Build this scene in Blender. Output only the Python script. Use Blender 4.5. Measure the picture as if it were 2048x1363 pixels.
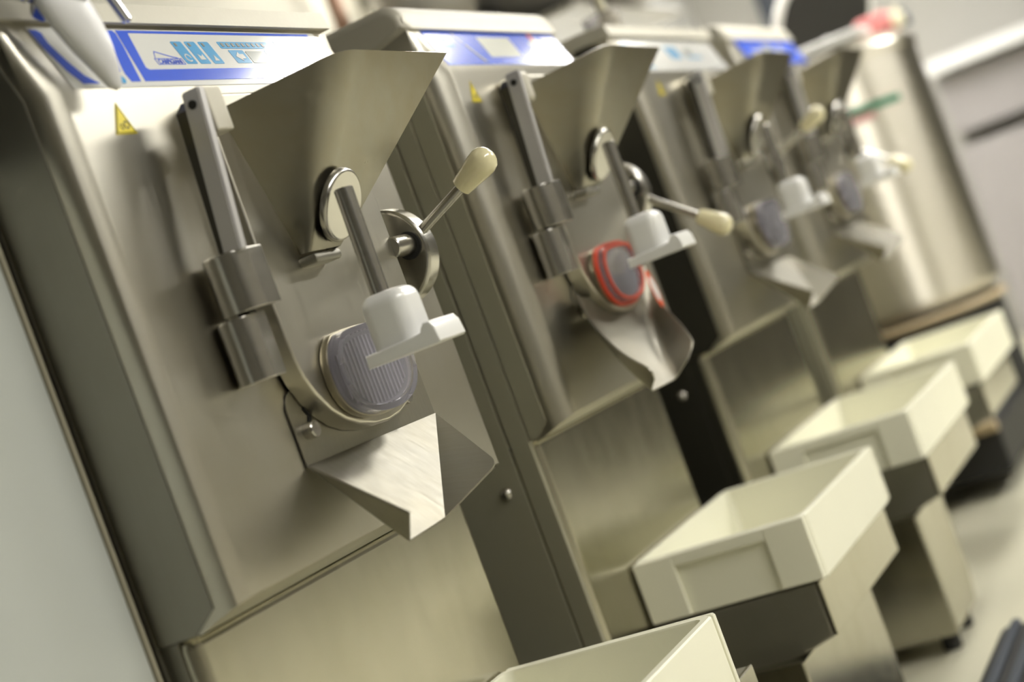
import bpy, bmesh, math, random
from mathutils import Vector, Matrix
random.seed(7)
for o in list(bpy.data.objects): bpy.data.objects.remove(o)
SC = bpy.context.scene
COL = SC.collection
S = 1.35            # metres per layout unit
FZ = -0.64          # floor height in layout units (the camera is the layout origin)
def W(p): return Vector((p[0]*S, p[1]*S, (p[2]-FZ)*S))

# ------------------------------------------------------------------ camera
AZ, EL, RO = 0.43551151, -0.00545924, -0.3569278
fwd = Vector((math.cos(EL)*math.cos(AZ), math.cos(EL)*math.sin(AZ), math.sin(EL)))
rt = fwd.cross(Vector((0, 0, 1))).normalized(); up = rt.cross(fwd)
r_ = math.cos(RO)*rt + math.sin(RO)*up; u_ = -math.sin(RO)*rt + math.cos(RO)*up
cam = bpy.data.cameras.new('camera'); camo = bpy.data.objects.new('camera', cam); COL.objects.link(camo)
camo.matrix_world = Matrix.Translation(W((0, 0, 0))) @ Matrix((r_, u_, -fwd)).transposed().to_4x4()
cam.sensor_width = 36; cam.lens = 3400/2048*36; cam.clip_start = .05
cam.dof.use_dof = True; cam.dof.focus_distance = 1.42*S; cam.dof.aperture_fstop = 2.5
SC.camera = camo
# ------------------------------------------------------------------ world and view
wd = bpy.data.worlds.new('world'); SC.world = wd; wd.use_nodes = True
wd.node_tree.nodes['Background'].inputs[0].default_value = (1, .97, .88, 1)
wd.node_tree.nodes['Background'].inputs[1].default_value = .5
SC.view_settings.view_transform = 'Standard'; SC.view_settings.look = 'None'
SC.view_settings.exposure = 0.16; SC.view_settings.gamma = 1
LAMP = 24.0         # strength of the ceiling diffusers

# ------------------------------------------------------------------ materials
def nd(nt, t, **kw):
    n = nt.nodes.new(t)
    for k, v in kw.items(): setattr(n, k, v)
    return n
def base(name):
    m = bpy.data.materials.new(name); m.use_nodes = True
    nt = m.node_tree; return m, nt, nt.nodes['Principled BSDF']
def plain(name, col, rough=.5, metal=0, bump=0, scale=60, var=.06, spec=.5, coat=0):
    m, nt, b = base(name)
    b.inputs['Roughness'].default_value = rough; b.inputs['Metallic'].default_value = metal
    b.inputs['Specular IOR Level'].default_value = spec; b.inputs['Coat Weight'].default_value = coat
    tc = nd(nt, 'ShaderNodeTexCoord'); nz = nd(nt, 'ShaderNodeTexNoise'); nz.inputs['Scale'].default_value = scale/10
    nz.inputs['Detail'].default_value = 6
    nt.links.new(tc.outputs['Object'], nz.inputs['Vector'])
    mx = nd(nt, 'ShaderNodeMix', data_type='RGBA')
    mx.inputs[6].default_value = tuple(c*(1-var) for c in col)+(1,); mx.inputs[7].default_value = tuple(min(1, c*(1+var)) for c in col)+(1,)
    nt.links.new(nz.outputs['Fac'], mx.inputs[0]); nt.links.new(mx.outputs[2], b.inputs['Base Color'])
    if bump:
        n2 = nd(nt, 'ShaderNodeTexNoise'); n2.inputs['Scale'].default_value = scale*5
        nt.links.new(tc.outputs['Object'], n2.inputs['Vector'])
        bp = nd(nt, 'ShaderNodeBump'); bp.inputs['Strength'].default_value = bump; bp.inputs['Distance'].default_value = .001
        nt.links.new(n2.outputs['Fac'], bp.inputs['Height']); nt.links.new(bp.outputs[0], b.inputs['Normal'])
    return m
def steel(name, col, rough, stain=.25, stain_col=(.42, .36, .22), brush=(400, 400, 6), bump=.06, metal=1, waves=0):
    m, nt, b = base(name); L = nt.links.new
    b.inputs['Metallic'].default_value = metal
    tc = nd(nt, 'ShaderNodeTexCoord')
    mp = nd(nt, 'ShaderNodeMapping'); mp.inputs['Scale'].default_value = brush; L(tc.outputs['Object'], mp.inputs[0])
    br = nd(nt, 'ShaderNodeTexNoise'); br.inputs['Scale'].default_value = 1; br.inputs['Detail'].default_value = 4; L(mp.outputs[0], br.inputs['Vector'])
    big = nd(nt, 'ShaderNodeTexNoise'); big.inputs['Scale'].default_value = 5; big.inputs['Detail'].default_value = 7; big.inputs['Roughness'].default_value = .6
    L(tc.outputs['Object'], big.inputs['Vector'])
    rp = nd(nt, 'ShaderNodeValToRGB'); rp.color_ramp.elements[0].position = .42; rp.color_ramp.elements[1].position = .72
    L(big.outputs['Fac'], rp.inputs[0])
    st = nd(nt, 'ShaderNodeMath', operation='MULTIPLY'); st.inputs[1].default_value = stain; L(rp.outputs[0], st.inputs[0])
    mx = nd(nt, 'ShaderNodeMix', data_type='RGBA'); mx.inputs[6].default_value = col+(1,); mx.inputs[7].default_value = stain_col+(1,)
    L(st.outputs[0], mx.inputs[0]); L(mx.outputs[2], b.inputs['Base Color'])
    rr = nd(nt, 'ShaderNodeMapRange'); rr.inputs[3].default_value = rough*.8; rr.inputs[4].default_value = rough*1.25
    L(br.outputs['Fac'], rr.inputs[0]); L(rr.outputs[0], b.inputs['Roughness'])
    bp = nd(nt, 'ShaderNodeBump'); bp.inputs['Strength'].default_value = bump; bp.inputs['Distance'].default_value = .0004
    L(br.outputs['Fac'], bp.inputs['Height'])
    last = bp
    if waves:
        wv = nd(nt, 'ShaderNodeTexNoise'); wv.inputs['Scale'].default_value = waves; wv.inputs['Detail'].default_value = 1
        m3 = nd(nt, 'ShaderNodeMapping'); m3.inputs['Scale'].default_value = (.5, .6, 1.2); L(tc.outputs['Object'], m3.inputs[0]); L(m3.outputs[0], wv.inputs['Vector'])
        b2 = nd(nt, 'ShaderNodeBump'); b2.inputs['Strength'].default_value = .35; b2.inputs['Distance'].default_value = .003
        L(wv.outputs['Fac'], b2.inputs['Height']); L(bp.outputs[0], b2.inputs['Normal']); last = b2
    L(last.outputs[0], b.inputs['Normal'])
    return m
AROT = 0.25
M = {}
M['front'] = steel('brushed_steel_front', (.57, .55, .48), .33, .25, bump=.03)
M['side'] = steel('dark_shaded_steel', (.30, .29, .25), .45, .2, (.15, .13, .09))  # darkened copy of the steel: shade of the unlit sides put into the colour
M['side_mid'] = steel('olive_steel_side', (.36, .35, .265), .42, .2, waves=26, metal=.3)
M['side_black'] = steel('shaded_black_steel', (.085, .082, .072), .4, .1, (.05, .045, .03))  # near-black copy: shadow on the third machine's side put into the colour
M['lower'] = steel('lower_steel', (.46, .44, .36), .22, .5, (.38, .36, .25), brush=(30, 30, 12), bump=0, waves=3)
M['bowlm'] = steel('bowl_steel', (.66, .65, .62), .35, .1)
M['hopper'] = steel('hopper_steel', (.29, .277, .23), .30, .75, (.25, .205, .115), brush=(60, 60, 60))
M['chute'] = steel('chute_steel', (.265, .255, .222), .44, .25, brush=(300, 20, 60))
M['machined'] = steel('machined_steel', (.50, .485, .45), .24, .15, brush=(10, 10, 500), bump=.1)
M['bar'] = steel('satin_bar_steel', (.47, .46, .455), .42, .2, (.35, .34, .32), metal=.45)
M['lid'] = steel('lid_steel', (.52, .50, .43), .5, .1, metal=.4)
M['tank'] = steel('tank_steel', (.60, .57, .50), .34, .05, brush=(300, 300, 30), bump=.01)
M['white'] = plain('white_plastic', (.80, .80, .79), .28, coat=.3, var=.02)
M['whitegrey'] = plain('grey_white_plastic', (.66, .66, .68), .35, var=.04)
M['cream'] = plain('cream_knob_plastic', (.76, .70, .45), .22, coat=.5, var=.08)
M['tray'] = plain('cream_tray_plastic', (.84, .83, .68), .38, var=.03, bump=.1)
M['black'] = plain('black_rubber', (.012, .012, .012), .6)
M['hole'] = plain('dark_recess', (.01, .01, .009), .8)
M['yellow'] = plain('yellow_sticker', (.80, .66, .02), .4)
M['ink'] = plain('black_print', (.03, .03, .02), .5)
M['pwhite'] = plain('panel_white', (.84, .85, .84), .16, var=.01, coat=.6)
M['cabfar'] = plain('far_cabinet_grey', (.33, .31, .31), .5)
M['pblue'] = plain('panel_blue', (.06, .15, .88), .16, coat=.2, var=.15)
M['pcyan'] = plain('panel_light_blue', (.10, .42, .86), .16, coat=.6, var=.3)
M['pgrey'] = plain('display_grey', (.28, .31, .29), .2, coat=.5)
M['pdisp'] = plain('display_pale', (.55, .57, .50), .2, coat=.5)
M['pred'] = plain('panel_red', (.80, .13, .06), .2)
M['red'] = plain('red_gasket', (.62, .07, .03), .4)
M['amber'] = plain('worn_ring', (.30, .27, .20), .3, metal=.8)
M['ribs'] = plain('violet_grey_ribs', (.15, .14, .165), .35)
M['ribs2'] = plain('pale_ribs', (.33, .32, .35), .35)
M['blue'] = plain('blue_mark', (.02, .06, .6), .3)
M['chrome'] = plain('chrome', (.55, .55, .57), .12, metal=1, var=.02)
M['cabinet'] = plain('pale_grey_enamel', (.50, .525, .50), .45, var=.03)
M['trimc'] = plain('beige_edge_trim', (.40, .37, .28), .5)
M['floor'] = plain('pale_vinyl_floor', (.60, .58, .46), .35, var=.12, scale=20)
M['wallb'] = plain('greige_wall', (.56, .54, .46), .7, var=.05, scale=20)
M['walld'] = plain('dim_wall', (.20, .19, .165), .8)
M['wallw'] = plain('white_wall', (.46, .45, .42), .6, var=.02)
M['ceil'] = plain('ceiling_grey', (.34, .33, .30), .8)
M['green'] = plain('green_tape', (.03, .28, .16), .5)
M['pink'] = plain('pink_label', (.75, .40, .40), .5)
M['wood'] = plain('cream_spatula', (.72, .68, .50), .45)
M['darkblue'] = plain('dark_blue_panel', (.05, .06, .08), .4)
M['copper'] = plain('brown_pipe', (.35, .2, .13), .5)
M['cloth'] = plain('red_cloth', (.72, .26, .26), .8)
M['tan'] = plain('tan_metal', (.42, .33, .2), .4)
def clear(name, col, rough):
    m, nt, b = base(name); b.inputs['Base Color'].default_value = col+(1,)
    b.inputs['Transmission Weight'].default_value = .9; b.inputs['Roughness'].default_value = rough; b.inputs['IOR'].default_value = 1.3
    return m
M['clear'] = clear('clear_smoky_plastic', (.86, .85, .92), .06)
m, nt, b = base('lamp_diffuser'); b.inputs['Emission Color'].default_value = (1, .972, .90, 1); b.inputs['Emission Strength'].default_value = LAMP
b.inputs['Base Color'].default_value = (.8, .8, .8, 1); M['lamp'] = m
tb = M['tank'].node_tree; tp = tb.nodes['Principled BSDF']; tn = tb.nodes.new('ShaderNodeTangent'); tn.direction_type = 'RADIAL'; tn.axis = 'Z'
tb.links.new(tn.outputs[0], tp.inputs['Tangent']); tp.inputs['Anisotropic'].default_value = .92; tp.inputs['Anisotropic Rotation'].default_value = AROT

# ------------------------------------------------------------------ mesh helpers (layout units in, metres out)
class B:
    def __init__(s): s.bm = bmesh.new()
    def add(s, o): 
        me = bpy.data.meshes.new('t'); o.to_mesh(me); o.free(); s.bm.from_mesh(me); bpy.data.meshes.remove(me); return s
    def box(s, x0, x1, y0, y1, z0, z1, r=0, seg=2, mat=None):
        b = bmesh.new(); bmesh.ops.create_cube(b, size=1)
        for v in b.verts: v.co = Vector(((x0+x1)/2+v.co.x*(x1-x0), (y0+y1)/2+v.co.y*(y1-y0), (z0+z1)/2+v.co.z*(z1-z0)))
        if r: bmesh.ops.bevel(b, geom=b.edges[:], offset=r, segments=seg, profile=.5, affect='EDGES')
        if mat: bmesh.ops.transform(b, matrix=mat, verts=b.verts)
        return s.add(b)
    def prism(s, pts, y0, y1, r=0, seg=2, axis='y'):
        """outline in (x,z) extruded along y, or in (y,z) extruded along x"""
        b = bmesh.new()
        f = (lambda p, t: (p[0], t, p[1])) if axis == 'y' else ((lambda p, t: (t, p[0], p[1])) if axis == 'x' else (lambda p, t: (p[0], p[1], t)))
        a = [b.verts.new(f(p, y0)) for p in pts]; c = [b.verts.new(f(p, y1)) for p in pts]
        n = len(pts); fa = b.faces.new(a); fc = b.faces.new(c[::-1])
        for i in range(n): b.faces.new((a[i], c[i], c[(i+1) % n], a[(i+1) % n]))
        bmesh.ops.recalc_face_normals(b, faces=b.faces)
        if r: bmesh.ops.bevel(b, geom=list(set(fa.edges) | set(fc.edges)), offset=r, segments=seg, profile=.5, affect='EDGES')
        return s.add(b)
    def lathe(s, p0, p1, prof, n=32):
        """profile [(t along axis 0..1, radius)]"""
        p0, p1 = Vector(p0), Vector(p1); d = (p1-p0); L = d.length; q = d.to_track_quat('Z', 'Y'); b = bmesh.new(); rings = []
        for t, r in prof:
            rings.append([b.verts.new(p0+q@Vector((max(r, 1e-5)*math.cos(2*math.pi*k/n), max(r, 1e-5)*math.sin(2*math.pi*k/n), t*L))) for k in range(n)])
        for i in range(len(rings)-1):
            for k in range(n): b.faces.new((rings[i][k], rings[i][(k+1) % n], rings[i+1][(k+1) % n], rings[i+1][k]))
        b.faces.new(rings[0][::-1]); b.faces.new(rings[-1]); bmesh.ops.recalc_face_normals(b, faces=b.faces)
        return s.add(b)
    def cyl(s, p0, p1, r, n=32, ch=.12):
        L = (Vector(p1)-Vector(p0)).length; c = min(r*ch, L*.3)
        return s.lathe(p0, p1, [(0, r-c), (c/L, r), (1-c/L, r), (1, r-c)], n)
    def sheet(s, faces, th=.0016, r=0):
        b = bmesh.new(); vs = {}
        def V(p):
            k = tuple(round(c, 5) for c in p)
            if k not in vs: vs[k] = b.verts.new(k)
            return vs[k]
        for f in faces: b.faces.new([V(p) for p in f])
        bmesh.ops.recalc_face_normals(b, faces=b.faces)
        bmesh.ops.solidify(b, geom=b.faces[:], thickness=th)
        return s.add(b)
    def poly(s, pts3, th=.0004, n=None):
        """flat plate: ordered 3-D points, thickness th along n"""
        b = bmesh.new(); n = Vector(n)*th
        a = [b.verts.new(p) for p in pts3]; c = [b.verts.new(Vector(p)+n) for p in pts3]; k = len(a)
        b.faces.new(a[::-1]); b.faces.new(c)
        for i in range(k): b.faces.new((a[i], a[(i+1) % k], c[(i+1) % k], c[i]))
        bmesh.ops.recalc_face_normals(b, faces=b.faces)
        return s.add(b)
def obj(name, b, mat, parent=None, smooth=38, off=(0, 0, 0), origin=None):
    bm = b.bm; off = Vector(off)
    for v in bm.verts: v.co = W(v.co+off)
    o = bpy.data.objects.new(name, bpy.data.meshes.new(name))
    org = Vector((0, 0, 0))
    if parent is not None:
        p = parent; 
        while p: org = org+p.location; p = p.parent
    elif origin is not None: org = W(Vector(origin)+off); o.location = org
    else:
        co = [v.co for v in bm.verts]
        org = Vector(((min(c.x for c in co)+max(c.x for c in co))/2, (min(c.y for c in co)+max(c.y for c in co))/2, min(c.z for c in co))); o.location = org
    for v in bm.verts: v.co -= org
    bm.to_mesh(o.data); bm.free()
    mats = mat if isinstance(mat, (list, tuple)) else [mat]
    for k in mats: o.data.materials.append(M[k])
    for p in o.data.polygons: p.use_smooth = True
    o.data.set_sharp_from_angle(angle=math.radians(smooth))
    COL.objects.link(o); o.parent = parent
    wn = o.modifiers.new('weighted', 'WEIGHTED_NORMAL'); wn.keep_sharp = True; wn.weight = 80
    return o
def root(name, loc, label, cat, group=None):
    o = bpy.data.objects.new(name, None); o.empty_display_size = .05; COL.objects.link(o); o.location = W(loc); tag(o, label, cat, group); return o
def tag(o, label=None, cat=None, group=None, kind=None):
    if label: o['label'] = label
    if cat: o['category'] = cat
    if group: o['group'] = group
    if kind: o['kind'] = kind
    return o

# ------------------------------------------------------------------ the room
X0, X1, Y0, Y1, ZC = -1.6, 6.2, -2.6, 1.75, 1.2
tag(obj('floor', B().box(X0, X1, Y0, Y1, FZ-.05, FZ), 'floor'), kind='structure')
tag(obj('ceiling', B().box(X0, X1, Y0, Y1, ZC, ZC+.05), 'ceil'), kind='structure')
tag(obj('wall_back', B().box(X0, X1, Y1, Y1+.05, FZ, ZC), 'wallb'), kind='structure')
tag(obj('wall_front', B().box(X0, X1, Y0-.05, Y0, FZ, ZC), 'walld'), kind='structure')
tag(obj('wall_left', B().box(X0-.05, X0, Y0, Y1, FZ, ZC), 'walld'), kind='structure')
tag(obj('wall_right', B().box(X1, X1+.05, Y0, Y1, FZ, ZC), 'wallw'), kind='structure')
def lamp(name, x0, x1, y, w, label):
    t = root(name, ((x0+x1)/2, y, ZC-.05), label, 'ceiling light', 'fluorescent fixtures on the ceiling')
    obj('housing', B().box(x0-.02, x1+.02, y-w/2-.015, y+w/2+.015, ZC-.03, ZC-.001, .004), 'white', t)
    obj('diffuser', B().box(x0, x1, y-w/2, y+w/2, ZC-.05, ZC-.028, .008), 'lamp', t)
lamp('ceiling_light', 2.86, 3.55, .18, .30, 'short white ceiling light close above the row of machines')
lamp('ceiling_light', 4.2, 4.8, .18, .30, 'long white ceiling light beside the big tank')
lamp('ceiling_light', .2, 2.0, -1.0, .3, 'long white ceiling light over the aisle in front of the nearest machine')
lamp('ceiling_light', 3.0, 4.8, -1.0, .3, 'long white ceiling light over the far end of the aisle')
lamp('ceiling_light', 3.3, 5.3, 1.15, .25, 'long white ceiling light over the far corner of the room')

# pale enamel cabinet on the left whose front runs into the first machine
cb = root('grey_cabinet', (.2, 1.1, FZ), 'pale grey enamelled cabinet front left of the nearest batch freezer', 'cabinet')
obj('door_panel', B().box(-.9, .9325, .777, .80, FZ+.05, .235, .004), 'cabinet', cb)
obj('edge_trim', B().box(.9330, .9370, .776, .80, FZ+.05, .235, .001), 'trimc', cb)
obj('body', B().box(-.9, .934, .801, 1.35, FZ, .235), 'cabinet', cb)

# ------------------------------------------------------------------ batch freezers
GR = 'steel batch freezers standing in a row'
def arc(cx, cy, r, a0, a1, n): return [(cx+r*math.cos(math.radians(a0+(a1-a0)*i/n)), cy+r*math.sin(math.radians(a0+(a1-a0)*i/n))) for i in range(n+1)]
def catmull(pts, n=6):
    out = []; k = len(pts)
    for i in range(k):
        p = [Vector(pts[(i+j-1) % k]) for j in range(4)]
        for s in range(n):
            t = s/n; out.append(.5*((2*p[1])+(-p[0]+p[2])*t+(2*p[0]-5*p[1]+4*p[2]-p[3])*t*t+(-p[0]+3*p[1]-3*p[2]+p[3])*t**3))
    return out
def knob_prof(): return [(0, .0078), (.02, .0090), (.3, .0106), (.58, .0124), (.74, .0127), (.87, .0112), (.95, .0078), (.985, .0045), (1, .001)]

def machine(dx, dz, label, xl, xr, panel, lever, chute, ring, side, model_round):
    D = (dx, 0, dz)
    t = root('batch_freezer', (dx+1.17, 1.0, FZ), label, 'ice cream machine', GR)
    def part(name, b, mat, par=None, smooth=38, k=1):
        if k != 1:
            for v in b.bm.verts: v.co = v.co*k
        return obj(name, b, mat, par or t, smooth, D)
    KD, KH = 1.022, .985     # door group sits back against the face, hopper group stands forward
    zb = FZ-dz
    YF = .70
    # --- head housing: front, sloped control face, rounded ridges both sides
    prof = [(YF, -.108), (YF, .262), (.722, .318), (.722, .33), (.80, .338), (.80, -.121), (.737, -.121)]
    b = bmesh.new()
    A = [b.verts.new((xl, p[0], p[1])) for p in prof]; C = [b.verts.new((xr, p[0], p[1])) for p in prof]; n = len(prof)
    fa = b.faces.new(A); fc = b.faces.new(C[::-1]); fs = [b.faces.new((A[i], C[i], C[(i+1) % n], A[(i+1) % n])) for i in range(n)]
    bmesh.ops.recalc_face_normals(b, faces=b.faces)
    ed = [e for e in b.edges if (e.verts[0] in A and e.verts[1] in A or e.verts[0] in C and e.verts[1] in C) and min(v.co.y for v in e.verts) < .73 and max(v.co.y for v in e.verts) < .78 and not (min(v.co.z for v in e.verts) > .32 and 0)]
    ed = [e for e in ed if {round(v.co.z, 3) for v in e.verts} not in ({.318, .33}, {-.108, -.121})]
    bmesh.ops.bevel(b, geom=ed, offset=.019 if not model_round else .026, segments=4 if model_round else 2, profile=.5, affect='EDGES')
    part('head_housing', B().add(b), ['front'], smooth=30)
    # side faces: thin plates on the sides of the head and body
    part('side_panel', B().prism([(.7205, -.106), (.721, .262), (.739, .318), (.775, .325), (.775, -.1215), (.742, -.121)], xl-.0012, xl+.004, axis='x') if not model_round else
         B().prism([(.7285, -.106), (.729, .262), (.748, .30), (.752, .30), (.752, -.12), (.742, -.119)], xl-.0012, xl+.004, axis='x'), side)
    # carcass behind the head
    part('carcass', B().box(xl+.004, xr-.004, .7785, 1.36, zb+.09, .318), 'hole')
    if model_round:
        part('side_strip', B().box(xl-.001, xl+.02, .7545, .7765, zb+.03, .305, .001), 'side_mid')
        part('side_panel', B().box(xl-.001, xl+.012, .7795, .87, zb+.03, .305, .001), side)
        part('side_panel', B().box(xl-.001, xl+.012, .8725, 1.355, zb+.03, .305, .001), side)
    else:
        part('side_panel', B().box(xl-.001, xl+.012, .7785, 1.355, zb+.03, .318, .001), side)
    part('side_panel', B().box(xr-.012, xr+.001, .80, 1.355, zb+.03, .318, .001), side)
    # lid
    if model_round:
        pr = [(.716, .316)]+arc(.745, .325, .024, 180, 90, 6)+[(1.345, .349), (1.355, .34), (1.355, .306), (.76, .306)]
        lid = B().prism(pr, xl-.004, xr+.004, .010, 3, axis='x')
    else:
        lid = B().prism([(.716, .321), (.720, .338), (.74, .3405), (1.355, .3405), (1.355, .321)], xl-.004, xr+.004, .0015, 2, axis='x')
    part('top_lid', lid, 'lid')
    # lower body with sloped join and pedestal
    part('lower_body', B().box(xl+.003, xr-.012, .75, .99, zb+.10, -.118, .012, 3), 'lower')
    part('weld_seam', B().box(xl+.02, xr-.02, .7475, .7505, -.1225, -.1195, .001), 'lower')
    if not model_round:
        part('lower_side_panel', B().box(xl+.0015, xl+.008, .762, .80, zb+.03, -.1225), side)
    part('plinth', B().box(xl+.03, xr-.03, .78, 1.33, zb+.001, zb+.09, .004), 'hole')
    # shelf bracket and splash pedestal
    sx0, sx1 = 1.098, 1.435
    part('tray_shelf', B().prism([(.560, -.3575-dz), (.560, -.425), (.60, -.437), (.752, -.47), (.752, -.3575-dz)], sx0, sx1, .004, 2, axis='x'), 'side')
    part('shelf_front', B().prism([(sx0+.001, -.3575-dz), (sx1-.001, -.3575-dz), (sx1-.001, -.424), (sx0+.001, -.424)], .5555, .5598, .001, 1), 'lower')
    pr_ = {0: sx1-.035, 1: sx1-.035, 2: 1.265, 3: 0}[[0, .60, 1.245, 1.78].index(dx)]
    if pr_:
        part('pedestal', B().prism([(sx0-.02, -.438), (pr_, -.438), (pr_, zb+.075), (pr_-.025, zb+.03), (sx0-.02, zb+.03)], .595, .752, .004, 2), 'lower')
        for fx, fy in ((sx0+.02, .62), (pr_-.045, .62), (sx0+.02, .72), (pr_-.045, .72)):
            part('foot', B().cyl((fx, fy, zb+.001), (fx, fy, zb+.032), .014, 16), 'black')
    else:
        part('base_tube', B().cyl((sx0, .77, zb+.085), (sx1, .77, zb+.085), .012, 16), 'tan')
    # side screw
    part('screw', B().lathe((xl-.001, .80, -.165), (xl-.006, .80, -.165), [(0, .007), (.4, .0065), (.8, .004), (1, .001)], 16), 'machined')
    # --- control panel overlay
    P0 = Vector((.975, .703-.0015, .262)); V = Vector((0, .022, .056)).normalized(); N = Vector((1, 0, 0)).cross(V); N = -N if N.y > 0 else N
    P0 = Vector((.975, .70, .262))+V*.0
    dxp = xl-.945
    def pp(u, v, k=0): return P0+Vector((u+dxp, 0, 0))+V*v+N*(.0004+k*.0003)
    def plate(name, shapes, mat, k, par): return part(name, (lambda bb: ([bb.poly([pp(u, v, k) for u, v in s], .0003, N) for s in shapes], bb)[1])(B()), mat, par, 10)
    wdt = xr-xl-.055
    def plates(name, shapes, mat, k, par):
        for sh in shapes: plate(name, [sh], mat, k, par)
    def rr(u0, u1, v0, v1, r=.003):
        o = []
        for cx, cy, a in ((u1-r, v1-r, 0), (u0+r, v1-r, 90), (u0+r, v0+r, 180), (u1-r, v0+r, 270)): o += arc(cx, cy, r, a, a+90, 4)
        return o
    if panel == 'blue_white':
        ov = plate('control_panel', [rr(.0, wdt, .001, .0595, .002)], 'pwhite', 0, None)
        plates('blue_print', [[(.001, .0565), (.0095, .0565), (.0125, .0535), (.0115, .044), (.016, .027), (.0225, .013), (.033, .0052), (.0145, .0052), (.0075, .018), (.002, .040)],
                             [(.0775, .0575), (.0855, .0575), (.085, .05), (.0775, .03), (.0690, .0165), (.0585, .0125), (.0605, .0232), (.0705, .0444)],
                             [(.0885, .0575), (.0985, .0578), (.1005, .055), (.097, .0417), (.0835, .0062), (.072, .0062), (.0715, .014), (.0745, .022), (.0875, .05)]], 'pblue', 1, ov)
        plate('blue_print', [[(.103, .058), (wdt-.012, .058), (wdt-.012, .0555), (.116, .0555), (.1035, .02), (.106, .0178), (wdt-.012, .0188), (wdt-.012, .0068), (.089, .0062)]], 'pblue', 1, ov)
        plate('cyan_drop', [arc(.0615, .0085, .0042, 0, 340, 12)], 'pcyan', 2, ov)
        for u in (.170, .189, .2085):
            bt = plate('button', [rr(u-.0075, u+.0075, .0233, .0472, .0015)], 'pcyan', 1, ov)
        plate('button', [rr(.229, .3065, .0400, .0475, .001)], 'pcyan', 1, ov)
        plate('button', [rr(.2365, .2585, .0238, .0382, .001)], 'pcyan', 1, ov); plate('button', [rr(.2925, .3055, .0238, .0382, .001)], 'pcyan', 1, ov)
        plate('display', [rr(.2612, .2915, .0240, .0370, .001)], 'pgrey', 1, ov)
        plate('button', [rr(.319, .329, .028, .0487, .001)], 'pcyan', 1, ov); plate('button', [rr(.339, .3495, .028, .0487, .001)], 'pcyan', 1, ov)
        plate('red_button', [rr(.364, .3705, .0315, .0386, .001)], 'pred', 1, ov)
        plates('white_symbol', [[(.241, .031), (.248, .0362), (.248, .0335), (.254, .0335), (.254, .0285), (.248, .0285), (.248, .0258)],
                               [(.2955, .0345), (.3025, .031), (.2955, .0275)],
                               [(.186, .0275), (.193, .0275), (.193, .0335), (.1895, .031), (.186, .0335)], [(.2055, .0265), (.2115, .0265), (.2085, .0325)]]+
              [] , 'pwhite', 2, ov)
        plate('white_ring', [[(.170+.0042*math.cos(a), .0295+.0042*math.sin(a)), (.170+.0042*math.cos(a+.5), .0295+.0042*math.sin(a+.5)), (.170+.003*math.cos(a+.5), .0295+.003*math.sin(a+.5)), (.170+.003*math.cos(a), .0295+.003*math.sin(a))] for a in [i*.5 for i in range(11)]], 'pwhite', 2, ov)
        gm = plate('grey_marks', [rr(.2325+i*.0078, .2360+i*.0078, .0418, .0458, .0005) for i in range(9)]+[rr(u-.0025, u+.0005, .042, .0455, .0005) for u in (.168, .187, .2065)], 'pgrey', 2, ov); tag(gm, kind='stuff')
        # mountain emblem over a name plate
        ml = [(.1255, .0300), (.1285, .0345), (.1305, .0368), (.1345, .0355), (.141, .0335), (.148, .0315), (.1560, .0298)]
        seg = [[(a[0], a[1]), (b_[0], b_[1]), (b_[0], b_[1]-.0008), (a[0], a[1]-.0008)] for a, b_ in zip(ml, ml[1:])]
        x_0, x_1, z_0, z_1 = .1235, .1600, .0228, .0292
        seg += [[(x_0, z_0), (x_1, z_0), (x_1, z_0+.0005), (x_0, z_0+.0005)], [(x_0, z_1), (x_1, z_1), (x_1, z_1-.0005), (x_0, z_1-.0005)], [(x_0, z_0), (x_0+.0005, z_0), (x_0+.0005, z_1), (x_0, z_1)], [(x_1-.0005, z_0), (x_1, z_0), (x_1, z_1), (x_1-.0005, z_1)]]
        plate('emblem', seg, 'pblue', 1, ov)
        text('CARPIGIANI', pp((x_0+x_1)/2, (z_0+z_1)/2-.0022, 1)+Vector(D), V, N, .0062, 'pblue', ov, .031)
    elif panel == 'blue_display':
        ov = plate('control_panel', [rr(-.004, wdt+.006, .009, .0585, .001)], 'pblue', 0, None)
        plate('display', [rr(.122, .212, .020, .0495, .002)], 'pdisp', 1, ov)
        plates('pale_slot', [[(.062, .0535), (.067, .0535), (.078, .040), (.073, .040)], [(.076, .038), (.081, .038), (.101, .013), (.094, .013)]], 'pgrey', 1, ov)
        plate('white_lettering', [rr(.012+i*.0055, .016+i*.0055, .042, .0475, .0005) for i in range(6)]+[rr(.014+i*.0045, .0172+i*.0045, .034, .038, .0004) for i in range(8)], 'pcyan', 1, ov)
        plate('white_fruit_picture', [arc(.285, .038, .014, 0, 340, 14), arc(.268, .034, .010, 0, 340, 12), arc(.303, .034, .010, 0, 340, 12)], 'pwhite', 1, ov)
        plate('red_fruit_picture', [arc(.281, .0505, .006, 0, 340, 10)], 'pred', 2, ov)
    elif panel == 'white_blue':
        ov = plate('control_panel', [rr(.0, wdt, .001, .0595, .002)], 'pwhite', 0, None)
        plate('blue_print', [[(.004, .054), (.022, .054), (.060, .006), (.020, .006), (.012, .03)]], 'pcyan', 1, ov)
        plate('button', [rr(.17+i*.019, .185+i*.019, .0233, .0472, .0015) for i in range(3)]+[rr(.25, .32, .024, .028, .001)], 'pcyan', 1, ov)
        plate('display', [rr(.255, .285, .030, .043, .001)], 'pgrey', 1, ov)
    else:
        ov = plate('control_panel', [rr(-.004, wdt, .004, .0585, .001)], 'pblue', 0, None)
        plate('display', [rr(.14, .20, .022, .046, .002)], 'pdisp', 1, ov)
        plates('pale_slot', [rr(.05, .12, .028, .034, .001), rr(.22, .27, .026, .04, .001)], 'pwhite', 1, ov)
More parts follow.
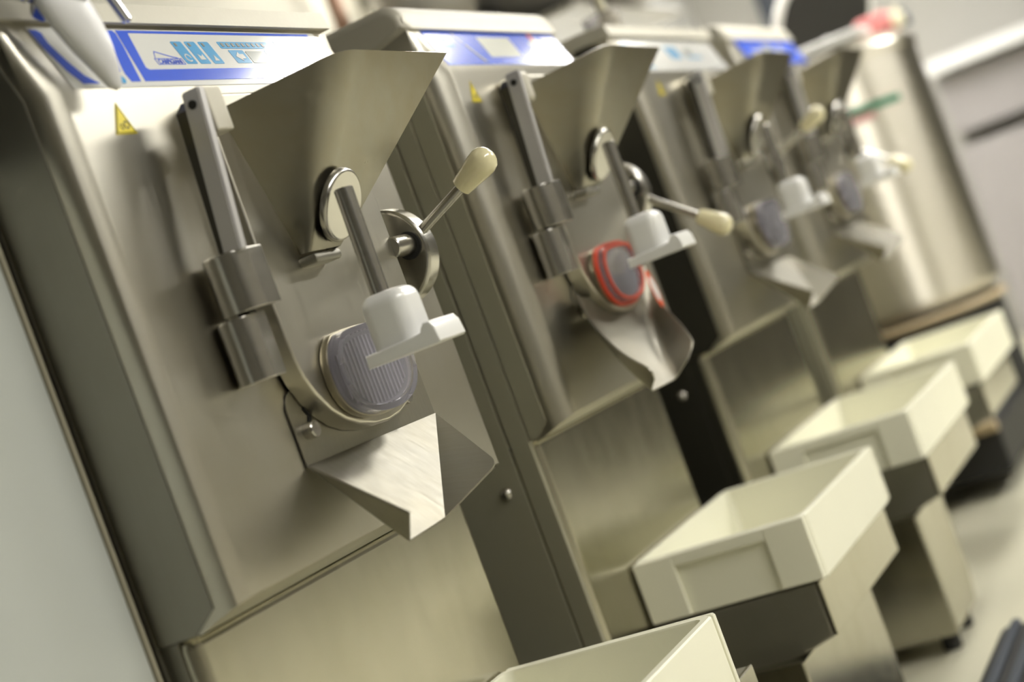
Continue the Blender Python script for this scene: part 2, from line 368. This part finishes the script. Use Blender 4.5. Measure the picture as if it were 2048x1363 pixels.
    # --- warning sticker
    stx = xl+.071 if not model_round else xl+.056
    sz = .228
    st = part('warning_sticker', B().poly([(stx-.013, YF-.0002, sz), (stx+.012, YF-.0002, sz), (stx-.001, YF-.0002, sz+.0235)], .0004, (0, -1, 0)), 'yellow', smooth=10)
    g = B()
    for (a, c) in (((-.013, 0), (.012, 0)), ((.012, 0), (-.001, .0235)), ((-.001, .0235), (-.013, 0))):
        a = Vector((stx+a[0], YF-.0006, sz+a[1])); c = Vector((stx+c[0], YF-.0006, sz+c[1])); d = (c-a).normalized(); nn = Vector((-d.z, 0, d.x))
        g.poly([a+nn*.0007+d*.001, c+nn*.0007-d*.001, c+nn*.0012-d*.0016, a+nn*.0012+d*.0016], .0002, (0, -1, 0))
    for cx, cz, R_ in ((stx-.0035, sz+.0055, .0024), (stx+.0025, sz+.0068, .0034)):
        for i in range(14):
            a = i*2*math.pi/14; a2 = (i+1)*2*math.pi/14; ro = R_*(1.0 if i % 2 else .84); ri = R_*.62
            g.poly([(cx+ri*math.cos(a), YF-.0006, cz+ri*math.sin(a)), (cx+ro*math.cos(a), YF-.0006, cz+ro*math.sin(a)), (cx+ro*math.cos(a2), YF-.0006, cz+ro*math.sin(a2)), (cx+ri*math.cos(a2), YF-.0006, cz+ri*math.sin(a2))], .0002, (0, -1, 0))
    part('sticker_print', g, 'ink', st, 10)
    # --- hinge pin bar with hole
    hb = B(); zt, zl = .246, .122
    xt, xb2 = 1.0545, 1.033
    b = bmesh.new()
    def ringp(x, z, y0=.655, y1=.671, w=.009): return [(x, y0, z), (x+w, y0, z), (x+w, y1, z), (x, y1, z)]
    lv = [ringp(xb2, zl), ringp(xb2+(xt-xb2)*.35, zl+(zt-zl)*.35), ringp(xt-.002, zt-.012), ringp(xt, zt)]
    rv = [[b.verts.new(p) for p in r] for r in lv]
    for i in range(3):
        for k in range(4): b.faces.new((rv[i][k], rv[i][(k+1) % 4], rv[i+1][(k+1) % 4], rv[i+1][k]))
    b.faces.new(rv[0][::-1]); b.faces.new(rv[-1]); bmesh.ops.recalc_face_normals(b, faces=b.faces)
    bmesh.ops.bevel(b, geom=b.edges[:], offset=.0012, segments=2, affect='EDGES')
    hb.add(b); br = part('hinge_bar', hb, 'bar')
    part('bar_head', B().box(xt+.0085, xt+.031, .656, .674, zt-.034, zt, .002 if not model_round else .006, 3), 'lid', br)
    part('bar_shade_strip', B().prism([(xb2+.004, zl-.09), (xb2+.014, zl-.09), (xt+.013, zt-.004), (xt+.003, zt-.012)], .6725, .6835, .001, 1), 'side_black')  # black strip that paints in the shade and reflection beside the bar
    part('bar_hole', B().cyl((xt-.0032, .663, zt-.0115), (xt+.003, .663, zt-.0115), .0034, 20, .02), 'hole', br)
    # --- hinge barrels
    def barrel(y0, y1, x0, x1, z0, z1):
        r = (y1-y0)/2; return B().prism(arc(x0+r, (y0+y1)/2, r, 270, 90, 14)+[(x1, y1), (x1, y0)], z0, z1, .0012, 2, axis='z')
    part('hinge_barrel', barrel(.657, .695, 1.026, 1.063, .0795, .124), 'machined')
    part('hinge_barrel', barrel(.667, .699, 1.0235, 1.052, .029, .0775), 'machined')
    # --- door plate with rounded foot
    ol = [(1.062, .10), (1.062, .052), (1.063, .037), (1.067, .021), (1.075, .006), (1.087, -.008), (1.102, -.0185), (1.120, -.0258), (1.142, -.0305), (1.163, -.0318), (1.184, -.0297), (1.204, -.0235), (1.220, -.0135), (1.236, .001), (1.250, .018), (1.263, .038), (1.272, .062), (1.274, .238), (1.268, .2435), (1.08, .2435), (1.071, .238), (1.068, .125)]
    part('door', B().prism(ol, .664, .6832, .0025, 3), 'front', k=KD)
    # --- spout window
    wc = (1.150, .0135) if ring != 'red' else (1.138, .0125)
    wk = .95 if ring != 'red' else .88
    def ell(a, c, k=0, flat=.82):
        o = []; a, c = a*wk, c*(1 if ring != 'red' else .93)
        for i in range(48):
            th = 2*math.pi*i/48; x, z = math.cos(th), math.sin(th); 
            e = 2/2.35; x = math.copysign(abs(x)**e, x); z = math.copysign(abs(z)**e, z)
            if z > flat: z = flat+(z-flat)*.3
            o.append((wc[0]+a*x, wc[1]+c*z+k))
        return o
    part('window_rim', B().prism(ell(.0625, .0386), .657, .664, .002, 2), 'amber', k=KD)
    wn = part('spout_window', B().prism(ell(.0608, .0375), .6565, .660, .001, 2), 'ribs', k=KD)
    rb = B()
    for i in range(15):
        x = wc[0]-.042+i*.006; h = .030*math.sqrt(max(0, 1-((x-wc[0])/.053)**2))
        rb.box(x-.0012, x+.0012, .6550, .6568, wc[1]-h, wc[1]+h*.82, .0003, 1)
    tag(part('window_ribs', rb, 'ribs2', wn, k=KD), kind='stuff')
    def ringm(a, c, a2, c2, y0, y1):
        bb = bmesh.new(); o1 = ell(a, c); o2 = ell(a2, c2); n_ = len(o1)
        vs = [[bb.verts.new((p[0], y, p[1])) for p in o] for o, y in ((o1, y1), (o1, y0), (o2, y0), (o2, y1))]
        for q in range(4):
            for i in range(n_): bb.faces.new((vs[q][i], vs[q][(i+1) % n_], vs[(q+1) % 4][(i+1) % n_], vs[(q+1) % 4][i]))
        bmesh.ops.recalc_face_normals(bb, faces=bb.faces); return B().add(bb)
    part('window_lip', ringm(.0605, .0372, .054, .0325, .6475, .6568), 'clear', wn, k=KD)
    if ring == 'red':
        part('gasket', ringm(.0655, .041, .0605, .037, .6535, .6575), 'red', k=KD)
        part('gasket', ringm(.0585, .0355, .0545, .0325, .6465, .6500), 'red', k=KD)
    part('window_cover', B().prism(ell(.054, .0325), .6490, .6515, .0008, 1), 'clear', wn, k=KD)
    # --- hopper: splayed side wall, rounded fold, sloping front wall
    C1, D1 = Vector((1.192, .604, .252)), Vector((1.381, .604, .251))
    A1, A2 = Vector((1.122, .690, .238)), Vector((1.165, .690, .115))
    Bf, Ef = Vector((1.155, .677, .114)), Vector((1.192, .667, .112))
    R1, R2 = Vector((1.392, .699, .251)), Vector((1.205, .690, .112))
    def q3(a, b_, c, t_): return a*(1-t_)**2+b_*2*t_*(1-t_)+c*t_*t_
    rows = []
    N_ = 10
    for k in range(N_+1):
        t_ = k/N_
        bl = A2.lerp(A1, t_); f1 = Bf.lerp(C1, t_); fr = Ef.lerp(D1, t_); br_ = R2.lerp(R1, t_)
        rr_ = .012+.018*t_
        d1 = (bl-f1).normalized(); d2 = (fr-f1).normalized(); rl = min(rr_, (bl-f1).length*.45, (fr-f1).length*.45)
        s1, s2 = f1+d1*rl, f1+d2*rl
        row = [bl, bl.lerp(s1, .5), s1]+[q3(s1, f1, s2, j/6) for j in range(1, 6)]+[s2, s2.lerp(fr, .5), fr]
        if k == N_:
            for j in range(len(row)): row[j] = row[j]+Vector((0, 0, .0025*math.sin(math.pi*j/(len(row)-1))))
        rows.append(row)
    bh = bmesh.new(); vr = [[bh.verts.new(p) for p in r] for r in rows]
    for i in range(N_):
        for j in range(len(rows[0])-1): bh.faces.new((vr[i][j], vr[i][j+1], vr[i+1][j+1], vr[i+1][j]))
    # right wall back to the door and the small foot lip
    e0 = [v[-1] for v in vr]; w0 = [bh.verts.new(R2.lerp(R1, k/N_)) for k in range(N_+1)]
    for k in range(N_): bh.faces.new((e0[k], w0[k], w0[k+1], e0[k+1]))
    bmesh.ops.recalc_face_normals(bh, faces=bh.faces); bmesh.ops.solidify(bh, geom=bh.faces[:], thickness=.0016)
    hp = part('hopper', B().add(bh), 'hopper', smooth=30, k=KH)
    part('hopper_back_plate', B().prism([(1.124, .240), (1.160, .104), (1.205, .102), (1.39, .250)], .6900, .6912), 'hopper', hp, k=KH)
    part('hopper_foot', B().box(1.158, 1.200, .672, .690, .1035, .112, .003, 2), 'chute', hp, k=KH)
    # --- collar, gate rod, gate handle
    fn = ((D1-C1).cross(Bf-C1)).normalized(); fn = -fn if fn.y > 0 else fn
    cc = Vector((1.190, .6545, .143))
    col = part('rod_collar', B().lathe(cc, cc+fn*.006, [(0, .030), (.5, .030), (.85, .0285), (1, .0265)], 48), 'machined', hp, k=KH)
    part('gate_rod', B().cyl((1.1645, .632, .150), (1.161, .632, .052), .0078, 28), 'machined', k=KH)
    gk = B()
    bx = bmesh.new(); bmesh.ops.create_cube(bx, size=1)
    for v in bx.verts: v.co = Vector((1.151+v.co.x*.040, .6205+v.co.y*.040, .0415+v.co.z*.043))
    bmesh.ops.bevel(bx, geom=[e for e in bx.edges if max(v.co.z for v in e.verts) > .05], offset=.0115, segments=5, profile=.5, affect='EDGES'); gk.add(bx)
    hk = part('gate_handle', gk, 'white', smooth=40, k=.985)
    fl = B().prism([(.6455, .0102), (.6445, .0205), (.600, .0222), (.5935, .0228), (.5915, .0262), (.5885, .0292), (.5830, .0288), (.5800, .0240), (.5785, .0125), (.5805, .0108)], 1.126, 1.172, .002, 2, axis='x')
    part('gate_flange', fl, 'white', hk, k=.985)

    # --- latch cam, pin, lever
    lc = part('latch_disc', B().lathe((1.300, .6915, .0955), (1.3205, .6915, .0955), [(0, .0395), (.05, .0415), (.14, .0432), (.9, .0432), (1, .042)], 64), 'machined', k=KD)
    part('pin_bore', B().cyl((1.2988, .6650, .0995), (1.303, .6650, .0995), .0122, 28, .02), 'hole', lc, k=KD)
    part('latch_pin', B().cyl((1.268, .6655, .1010), (1.302, .6655, .1010), .0094, 28), 'machined', lc, k=KD)
    if lever == 'up': p0, p1, p2 = (1.309, .655, .107), (1.309, .601, .1305), (1.309, .566, .147)
    else: p0, p1, p2 = (1.309, .655, .083), (1.309, .600, .040), (1.309, .570, .015)
    part('lever_rod', B().cyl(p0, p1, .0046, 20), 'machined', k=KD)
    P1, P2 = Vector(p1), Vector(p2); P1 = P1-(P2-P1)*.08
    part('lever_knob', B().lathe(P1, P2, knob_prof(), 28), 'cream', smooth=60, k=KD)
    # --- discharge chute
    if chute == 'folded':
        FL, FR = Vector((1.067, .6885, -.042)), Vector((1.282, .6885, -.044))
        BL, BR = Vector((1.059, .625, -.116)), Vector((1.120, .625, -.115))
        WL = Vector((1.0415, .607, -.095)); WR = Vector((1.189, .601, -.0935))
        wr1 = WR.lerp(FR, .10); wr2 = WR.lerp(BR, .16)
        cor = [q3(wr1, WR, wr2, k/5) for k in range(6)]
        f_ = [[FL, FR, BR, BL], [FR]+cor+[BR], [FL, BL, WL]]
        ch = part('discharge_chute', B().sheet(f_, .0016), 'chute', smooth=20, k=1.0135)
        pl = [(1.067, -.042), (1.282, -.044), (1.281, .015), (1.272, .024), (1.085, .018), (1.074, .014), (1.067, .004)]
    else:
        KR = [[Vector(p) for p in r] for r in (
            ((1.068, .688, .005), (1.086, .690, -.002), (1.239, .690, -.018), (1.276, .680, .010)),
            ((1.033, .668, -.030), (1.068, .680, -.045), (1.237, .684, -.057), (1.248, .664, -.038)),
            ((1.002, .635, -.069), (1.037, .655, -.083), (1.185, .662, -.089), (1.191, .630, -.071)),
            ((.983, .600, -.096), (1.002, .622, -.115), (1.106, .628, -.117), (1.118, .598, -.091)))]
        def cr(c, t_):
            x = t_*3; q = min(2, int(x)); u = x-q; p = [KR[max(0, min(3, q+d))][c] for d in (-1, 0, 1, 2)]
            return .5*((2*p[1])+(-p[0]+p[2])*u+(2*p[0]-5*p[1]+4*p[2]-p[3])*u*u+(-p[0]+3*p[1]-3*p[2]+p[3])*u**3)
        g_ = []; f_ = []
        for i in range(19):
            t_ = i/18; a_, b_, c_, d_ = (cr(k, t_) for k in range(4))
            cut = max(0, (t_-.86)/.14)**2*.38          # rounded outer corners at the tip
            a_ = a_.lerp(b_, cut); d_ = d_.lerp(c_, cut)
            m1, m2 = b_.lerp(a_, .45), b_.lerp(c_, .16); n1, n2 = c_.lerp(b_, .16), c_.lerp(d_, .40)
            g_.append([a_, a_.lerp(m1, .5)]+[q3(m1, b_, m2, k/4) for k in range(5)]+[m2.lerp(n1, .5)]+[q3(n1, c_, n2, k/4) for k in range(5)]+[n2.lerp(d_, .5), d_])
        for i in range(18):
            for j in range(len(g_[0])-1): f_.append([g_[i][j], g_[i][j+1], g_[i+1][j+1], g_[i+1][j]])
        ch = part('discharge_chute', B().sheet(f_, .0016), 'chute', smooth=60)
        pl = [(1.067, -.012), (1.265, -.012), (1.268, .015), (1.262, .024), (1.085, .018), (1.074, .014), (1.067, .004)]
    part('mounting_plate', B().prism(pl, .6885, .6897), 'chute', ch, k=1.0135)
    for (sx, szz) in ((1.097, -.017), (1.2505, -.020)):
        part('keyhole', B().prism([(sx-.006, szz+.004), (sx-.002, szz+.010), (sx-.004, szz+.017), (sx-.008, szz+.019), (sx-.0095, szz+.017), (sx-.006, szz+.011), (sx-.011, szz+.004), (sx-.009, szz-.004), (sx, szz-.005)], .6876, .6884), 'hole', ch, k=1.0135)
        part('stud', B().cyl((sx, .6995, szz), (sx, .6885, szz), .0068, 20), 'machined', k=1.0)
    return t

def text(s, pos, V, N, size, mat, par, width):
    cu = bpy.data.curves.new('t', 'FONT'); cu.body = s; cu.size = size; cu.align_x = 'CENTER'; cu.extrude = .0001; cu.offset = .00006
    to = bpy.data.objects.new('t', cu); COL.objects.link(to); bpy.context.view_layer.update()
    me = bpy.data.meshes.new_from_object(to.evaluated_get(bpy.context.evaluated_depsgraph_get())); bpy.data.objects.remove(to)
    w = max(v.co.x for v in me.vertices)-min(v.co.x for v in me.vertices); k = width/w
    X = Vector((1, 0, 0))
    p = par; org = Vector((0, 0, 0))
    while p: org = org+p.location; p = p.parent
    for v in me.vertices: v.co = W(Vector(pos)+X*v.co.x*k+V*v.co.y+N*(v.co.z+.0003))-org
    o = bpy.data.objects.new('lettering', me); me.materials.clear(); me.materials.append(M[mat]); COL.objects.link(o); o.parent = par
    return o

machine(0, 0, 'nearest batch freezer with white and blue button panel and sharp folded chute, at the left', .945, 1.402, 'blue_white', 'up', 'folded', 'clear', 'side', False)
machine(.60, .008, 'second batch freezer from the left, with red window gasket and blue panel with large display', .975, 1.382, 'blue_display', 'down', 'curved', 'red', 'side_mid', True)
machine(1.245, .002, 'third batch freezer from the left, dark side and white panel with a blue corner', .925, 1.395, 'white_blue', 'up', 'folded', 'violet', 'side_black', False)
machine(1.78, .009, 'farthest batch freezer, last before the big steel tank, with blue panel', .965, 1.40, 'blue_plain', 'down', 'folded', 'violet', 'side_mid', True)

# oval red and white label on the second machine's chute plate
def slant_oval(k): return [(1.832+.0095*k*math.cos(a)+.009*math.sin(a)*-.6*k, -.0115+.023*k*math.sin(a)) for a in [i*math.pi/14 for i in range(28)]]
ovl = obj('oval_sticker', B().prism(slant_oval(1), .6612, .6618), 'pred'); tag(ovl, 'small oval red and white sticker on the second machine beside its chute', 'sticker')
obj('sticker_centre', B().prism(slant_oval(.68), .6606, .6611), 'white', ovl)

# ------------------------------------------------------------------ cream trays
def tray(x0, x1, y0, y1, zt, h, label):
    b = bmesh.new(); X_0, X_1 = x0, x1; x0 += .007; x1 -= .007
    zb = zt-h
    def loop(i, z, r=.010):
        o = []
        for cx, cy, a in ((x1-i-r, y1-i-r, 0), (x0+i+r, y1-i-r, 90), (x0+i+r, y0+i+r, 180), (x1-i-r, y0+i+r, 270)):
            for k in range(5):
                an = math.radians(a+90*k/4); o.append(b.verts.new((cx+r*math.cos(an), cy+r*math.sin(an), z)))
        return o
    L = [loop(.001, zb), loop(0, zb+.002), loop(0, zt-.0015), loop(.0015, zt), loop(.0075, zt), loop(.0085, zt-.002, .008), loop(.012, zb+.008, .008), loop(.016, zb+.006, .006)]
    for A, C in zip(L, L[1:]):
        n = len(A)
        for k in range(n): b.faces.new((A[k], A[(k+1) % n], C[(k+1) % n], C[k]))
    b.faces.new(L[0][::-1]); b.faces.new(L[-1]); bmesh.ops.recalc_face_normals(b, faces=b.faces)
    # recessed grip panels in the two long (depth-wise) sides
    bb = B().add(b)
    o = obj('gelato_tray', bb, 'tray', smooth=35)
    tag(o, label, 'tray', 'cream plastic trays on the machine shelves')
    # corner posts and rim that leave the side grips recessed
    x0, x1 = X_0, X_1
    for xs, sgn in ((x0, 1), (x1, -1)):
        q = B(); e = .007*sgn
        xa, xb = sorted((xs, xs+e))
        q.box(xa, xb, y0+.001, y0+.048, zb+.001, zt-.001, .002, 2)
        q.box(xa, xb, y1-.048, y1-.001, zb+.001, zt-.001, .002, 2)
        q.box(xa+.0006, xb+.0006, y0+.002, y1-.002, zt-.014, zt-.0003, .002, 2)
        obj('side_frame', q, 'tray', o)
    obj('inner_step', B().box(x0+.03, x0+.09, y1-.06, y1-.015, zb+.006, zb+.024, .004, 2), 'tray', o)
    return o
tray(.985, 1.348, .536, .748, -.284, .072, 'nearest cream plastic tray, cut off by the bottom edge of the photo')
tray(1.690, 2.046, .545, .748, -.285, .070, 'cream plastic tray on the shelf of the second machine with the red gasket')
tray(2.270, 2.680, .543, .748, -.285, .070, 'third cream plastic tray, on the shelf of the dark sided machine')
tray(2.880, 3.290, .550, .748, -.285, .070, 'farthest cream plastic tray, in front of the big steel tank')

# ------------------------------------------------------------------ wash tap resting on the first machine
wt = root('hand_shower', (1.0, .72, .341), 'white tapered hand shower with chrome collar hanging on the nearest machine top', 'hand shower')
def hs(name, b, mat, par=None):
    for v in b.bm.verts: v.co = v.co*.978
    return obj(name, b, mat, par or wt, 45)
rings = [((.9975, .700, .330), .026, .012), ((.9985, .6985, .322), .0265, .0125), ((1.004, .698, .308), .0245, .012), ((1.0095, .6975, .292), .019, .011), ((1.015, .697, .277), .012, .0085), ((1.0185, .697, .264), .006, .005), ((1.0195, .697, .2605), .0015, .0015)]
b = bmesh.new(); rv = []
for c, rx, ry in rings:
    rv.append([b.verts.new((c[0]+rx*math.cos(a), c[1]+ry*math.sin(a), c[2])) for a in [i*2*math.pi/28 for i in range(28)]])
for i in range(len(rv)-1):
    for k in range(28): b.faces.new((rv[i][k], rv[i][(k+1) % 28], rv[i+1][(k+1) % 28], rv[i+1][k]))
b.faces.new(rv[0]); b.faces.new(rv[-1]); bmesh.ops.recalc_face_normals(b, faces=b.faces)
hs('shower_head', B().add(b), 'whitegrey')
hs('collar', B().lathe((.950, .712, .347), (1.000, .705, .341), [(0, .010), (.06, .012), (.4, .012), (.45, .0105), (.5, .0125), (.95, .0125), (1, .010)], 28), 'chrome')
hs('blue_mark', B().box(.964, .970, .6985, .7005, .336, .342, .0008, 1), 'blue')
hs('hose', B().cyl((.90, .73, .352), (.952, .712, .347), .009, 24), 'whitegrey')
hs('trigger', B().prism([(1.028, .362), (1.036, .362), (1.060, .315), (1.058, .311), (1.053, .312)], .690, .697, .0015, 2), 'chrome')
hs('neck', B().lathe((.996, .703, .325), (1.008, .706, .365), [(0, .020), (.5, .017), (1, .012)], 24), 'chrome')

# ------------------------------------------------------------------ things standing on the machines behind
sp = root('utensil_jar', (2.36, .78, .3435), 'clear plastic jar on top of the third machine holding a spatula', 'jar')
obj('jar_wall', B().lathe((2.36, .785, .3435), (2.36, .785, .385), [(0, .024), (.05, .026), (.95, .028), (1, .027)], 28), 'clear', sp)
sa = root('spatula', (2.37, .785, .347), 'cream spatula with long handle standing in the jar behind the second hopper', 'spatula')
obj('handle', B().lathe((2.375, .782, .347), (2.372, .782, .415), [(0, .013), (.4, .012), (.55, .007), (.95, .006), (1, .003)], 20), 'wood', sa)
obj('handle_edge', B().cyl((2.385, .788, .35), (2.379, .789, .414), .005, 14), 'darkblue', sa)

# big steel tank
tk = root('steel_tank', (3.98, 1.05, FZ), 'big upright brushed steel tank standing beyond the last batch freezer', 'tank')
tcx, tcy, TR = 3.90, .845, .215
obj('tank_shell', B().lathe((tcx, tcy, -.285), (tcx, tcy, .315), [(0, TR-.03), (.03, TR-.008), (.06, TR), (.955, TR), (.965, TR+.006), (.985, TR+.006), (1, TR-.005)], 96), 'tank', tk)
obj('tank_lid', B().lathe((tcx, tcy, .315), (tcx, tcy, .337), [(0, TR-.01), (.5, TR-.012), (.8, TR-.05), (1, TR-.14)], 64), 'lid', tk)
obj('tank_base', B().lathe((tcx, tcy, -.50), (tcx, tcy, -.286), [(0, TR-.01), (1, TR-.012)], 48), 'hole', tk)
obj('trolley_deck', B().box(3.36, 4.2, .645, 1.09, -.598, -.502, .008, 2), 'black', tk)
obj('trolley_rail', B().cyl((3.35, .645, -.50), (3.35, 1.09, -.50), .012, 16), 'tan', tk)
obj('rim_highlight_ring', B().lathe((tcx, tcy, -.303), (tcx, tcy, -.288), [(0, TR-.005), (.5, TR+.004), (1, TR-.005)], 64), 'tan', tk)  # tan ring stands in for the brown highlight along the lower rim
for a in (200, 250, 300, 20, 110):
    x, y = tcx+.17*math.cos(math.radians(a)), tcy+.17*math.sin(math.radians(a))
    lg = obj('leg', B().cyl((x, y, -.60), (x, y, FZ+.05), .014, 16), 'tan', tk)
    obj('caster', B().cyl((x-.012, y, FZ+.027), (x+.012, y, FZ+.027), .026, 24), 'black', lg)
def tape(name, a0, a1, z0, z1, mat, z2=0):
    b = bmesh.new(); r = TR+.0015; n = 12; v0 = []; v1 = []
    for i in range(n+1):
        a = math.radians(a0+(a1-a0)*i/n); zz = z2*i/n
        v0.append(b.verts.new((tcx+r*math.cos(a), tcy+r*math.sin(a), z0+zz))); v1.append(b.verts.new((tcx+r*math.cos(a), tcy+r*math.sin(a), z1+zz)))
    for i in range(n): b.faces.new((v0[i], v0[i+1], v1[i+1], v1[i]))
    bmesh.ops.solidify(b, geom=b.faces[:], thickness=.0008); return obj(name, B().add(b), mat, tk)
tape('green_tape', 186, 232, .176, .193, 'green'); tape('pink_label', 198, 212, .158, .174, 'pink')

# bucket lying on its side with black inside
bk = root('tipped_bowl', (4.2, .92, .36), 'white bowl tipped on edge showing its black inside, behind the last panel', 'bowl')
ax = Vector((-.55, -.62, -.50)).normalized(); bc = Vector((4.25, .865, .455))
obj('bowl_shell', B().lathe(bc, bc-ax*.10, [(0, .148), (.04, .155), (.10, .155), (.14, .146), (.5, .125), (.9, .08), (1, .05)], 56), 'white', bk)
obj('bowl_inside', B().lathe(bc+ax*.001, bc+ax*.004, [(0, .138), (1, .136)], 56), 'black', bk)
st = root('bowl_stand', (4.3, .93, FZ), 'white cupboard behind the last machine under the tipped bowl', 'cupboard')
obj('body', B().box(4.24, 4.62, .90, 1.35, FZ, .255, .01, 2), 'white', st)
obj('worktop', B().box(4.22, 4.64, .88, 1.36, 0.2555, .27, .004, 2), 'lid', st)

# bottles and cloth on top of the tank
tag(obj('cutting_board', B().box(3.715, 3.83, .695, .93, .3375, .356, .004, 2), 'white'), 'white plastic board lying on the left side of the tank lid', 'board')
tag(obj('folded_cloth', B().box(3.90, 4.03, .665, .745, .3375, .385, .012, 3), 'cloth'), 'folded red cloth lying on the lid of the steel tank', 'cloth')
for i, (x, y, h, mt, lb) in enumerate([(3.865, .80, .035, 'whitegrey', 'short pale jar on the tank lid left of the cloth'), (3.98, .645, .045, 'darkblue', 'dark bottle on the tank lid right of the cloth'), (3.90, .645, .045, 'wood', 'cream bottle on the tank lid in front of the cloth')]):
    tag(obj('bottle', B().lathe((x, y, .3375), (x, y, .3375+h), [(0, .013), (.05, .015), (.6, .015), (.75, .008), (.97, .008), (1, .006)], 24), mt), lb, 'bottle')

# far wall: shelves and a dark doorway panel
for i, (z0, z1, y0, y1, mt, lb) in enumerate([(.31, .36, -1.2, .95, 'white', 'upper white wall shelf on the far wall'), (.06, .085, -1.2, .95, 'side', 'lower dark rail along the far wall')]):
    tag(obj('wall_shelf', B().box(X1-.30+i*.25, X1-.001, y0, y1, z0, z1, .006, 2), mt), lb, 'shelf')
tag(obj('door_1', B().box(X1-.03, X1-.001, 1.335, 1.475, FZ, 1.0, .005, 2), 'darkblue'), kind='structure')
cp = root('wall_cabinet', (X1-.15, .3, -.5), 'pinkish grey low cabinet against the far wall below the dark rail', 'cabinet')
obj('body', B().box(X1-.22, X1-.002, -1.2, .95, FZ, .05, .01, 2), 'cabfar', cp)
obj('upper_body', B().box(X1-.18, X1-.002, -1.2, .95, .095, .30, .01, 2), 'cabfar', cp)

# back wall: white panel, added reflection panels, steel vessel, pipes
tag(obj('wall_panel', B().box(4.15, X1-.002, Y1-.03, Y1-.001, -.3, ZC-.01, .004, 1), 'white'), 'large white wall panel at the far end of the back wall, reaching the ceiling', 'panel')
tag(obj('dark_absorber', B().box(X0+.01, .75, Y1-.03, Y1-.001, FZ+.01, ZC-.05, .004, 1), 'side_black'), 'dark curtain added out of view on the back wall to darken reflections', 'absorber')  # unseen dark panel, added so the hopper's left wall reflects darkness
tag(obj('wall_panel', B().box(2.55, 4.1, Y1-.03, Y1-.001, -.3, .62, .004, 1), 'white'), 'white panel added low on the back wall, hidden, to brighten the tank reflection', 'panel')  # hidden reflector added to give the tank a bright band
tc_ = root('dark_blocker', (X1-.3, -.4, FZ), 'tall dark box added out of view to darken steel reflections', 'cabinet')  # unseen box added to darken what the farther machine fronts reflect
obj('body', B().box(X1-.6, X1-.31, -1.35, .42, FZ, 1.0, .01, 2), 'side_black', tc_)
bw = root('steel_bowl', (3.6, 1.2, .6), 'large steel mixing bowl high behind the second machine', 'bowl')
obj('bowl_shell', B().lathe((3.55, 1.25, .575), (3.55, 1.25, .80), [(0, .12), (.05, .20), (.25, .30), (.6, .37), (.96, .40), (.97, .42), (1, .42)], 64), 'bowlm', bw)
obj('handle', B().cyl((3.22, 1.32, .605), (3.30, 1.30, .63), .025, 20), 'black', bw)
wsf = root('wall_rack', (3.55, 1.4, .55), 'steel wall rack carrying the large mixing bowl', 'rack')
obj('rack_shelf', B().box(3.2, 3.9, 1.1, 1.75, .558, .572, .003, 1), 'bowlm', wsf)
tag(obj('wall_pipe', B().cyl((3.65, 1.66, FZ), (3.65, 1.66, ZC), .06, 24), 'wood'), 'thick cream vertical pipe on the back wall', 'pipe')
tag(obj('cable', B().cyl((3.36, 1.68, FZ), (3.36, 1.68, ZC), .018, 12), 'copper'), 'thin brown cable running down the back wall', 'cable')

# ribbed rubber foot mat in the aisle
mt = root('rubber_mat', (2.0, .3, FZ), 'black ribbed rubber mat on the floor at the bottom right corner', 'mat')
obj('mat_base', B().box(1.75, 2.285, .10, .530, FZ+.001, FZ+.035, .01, 2), 'black', mt)
for i in range(14):
    y = .115+i*.0295
    obj('rib', B().box(1.755, 2.28, y, y+.014, FZ+.034, FZ+.043, .003, 1), 'darkblue', mt)
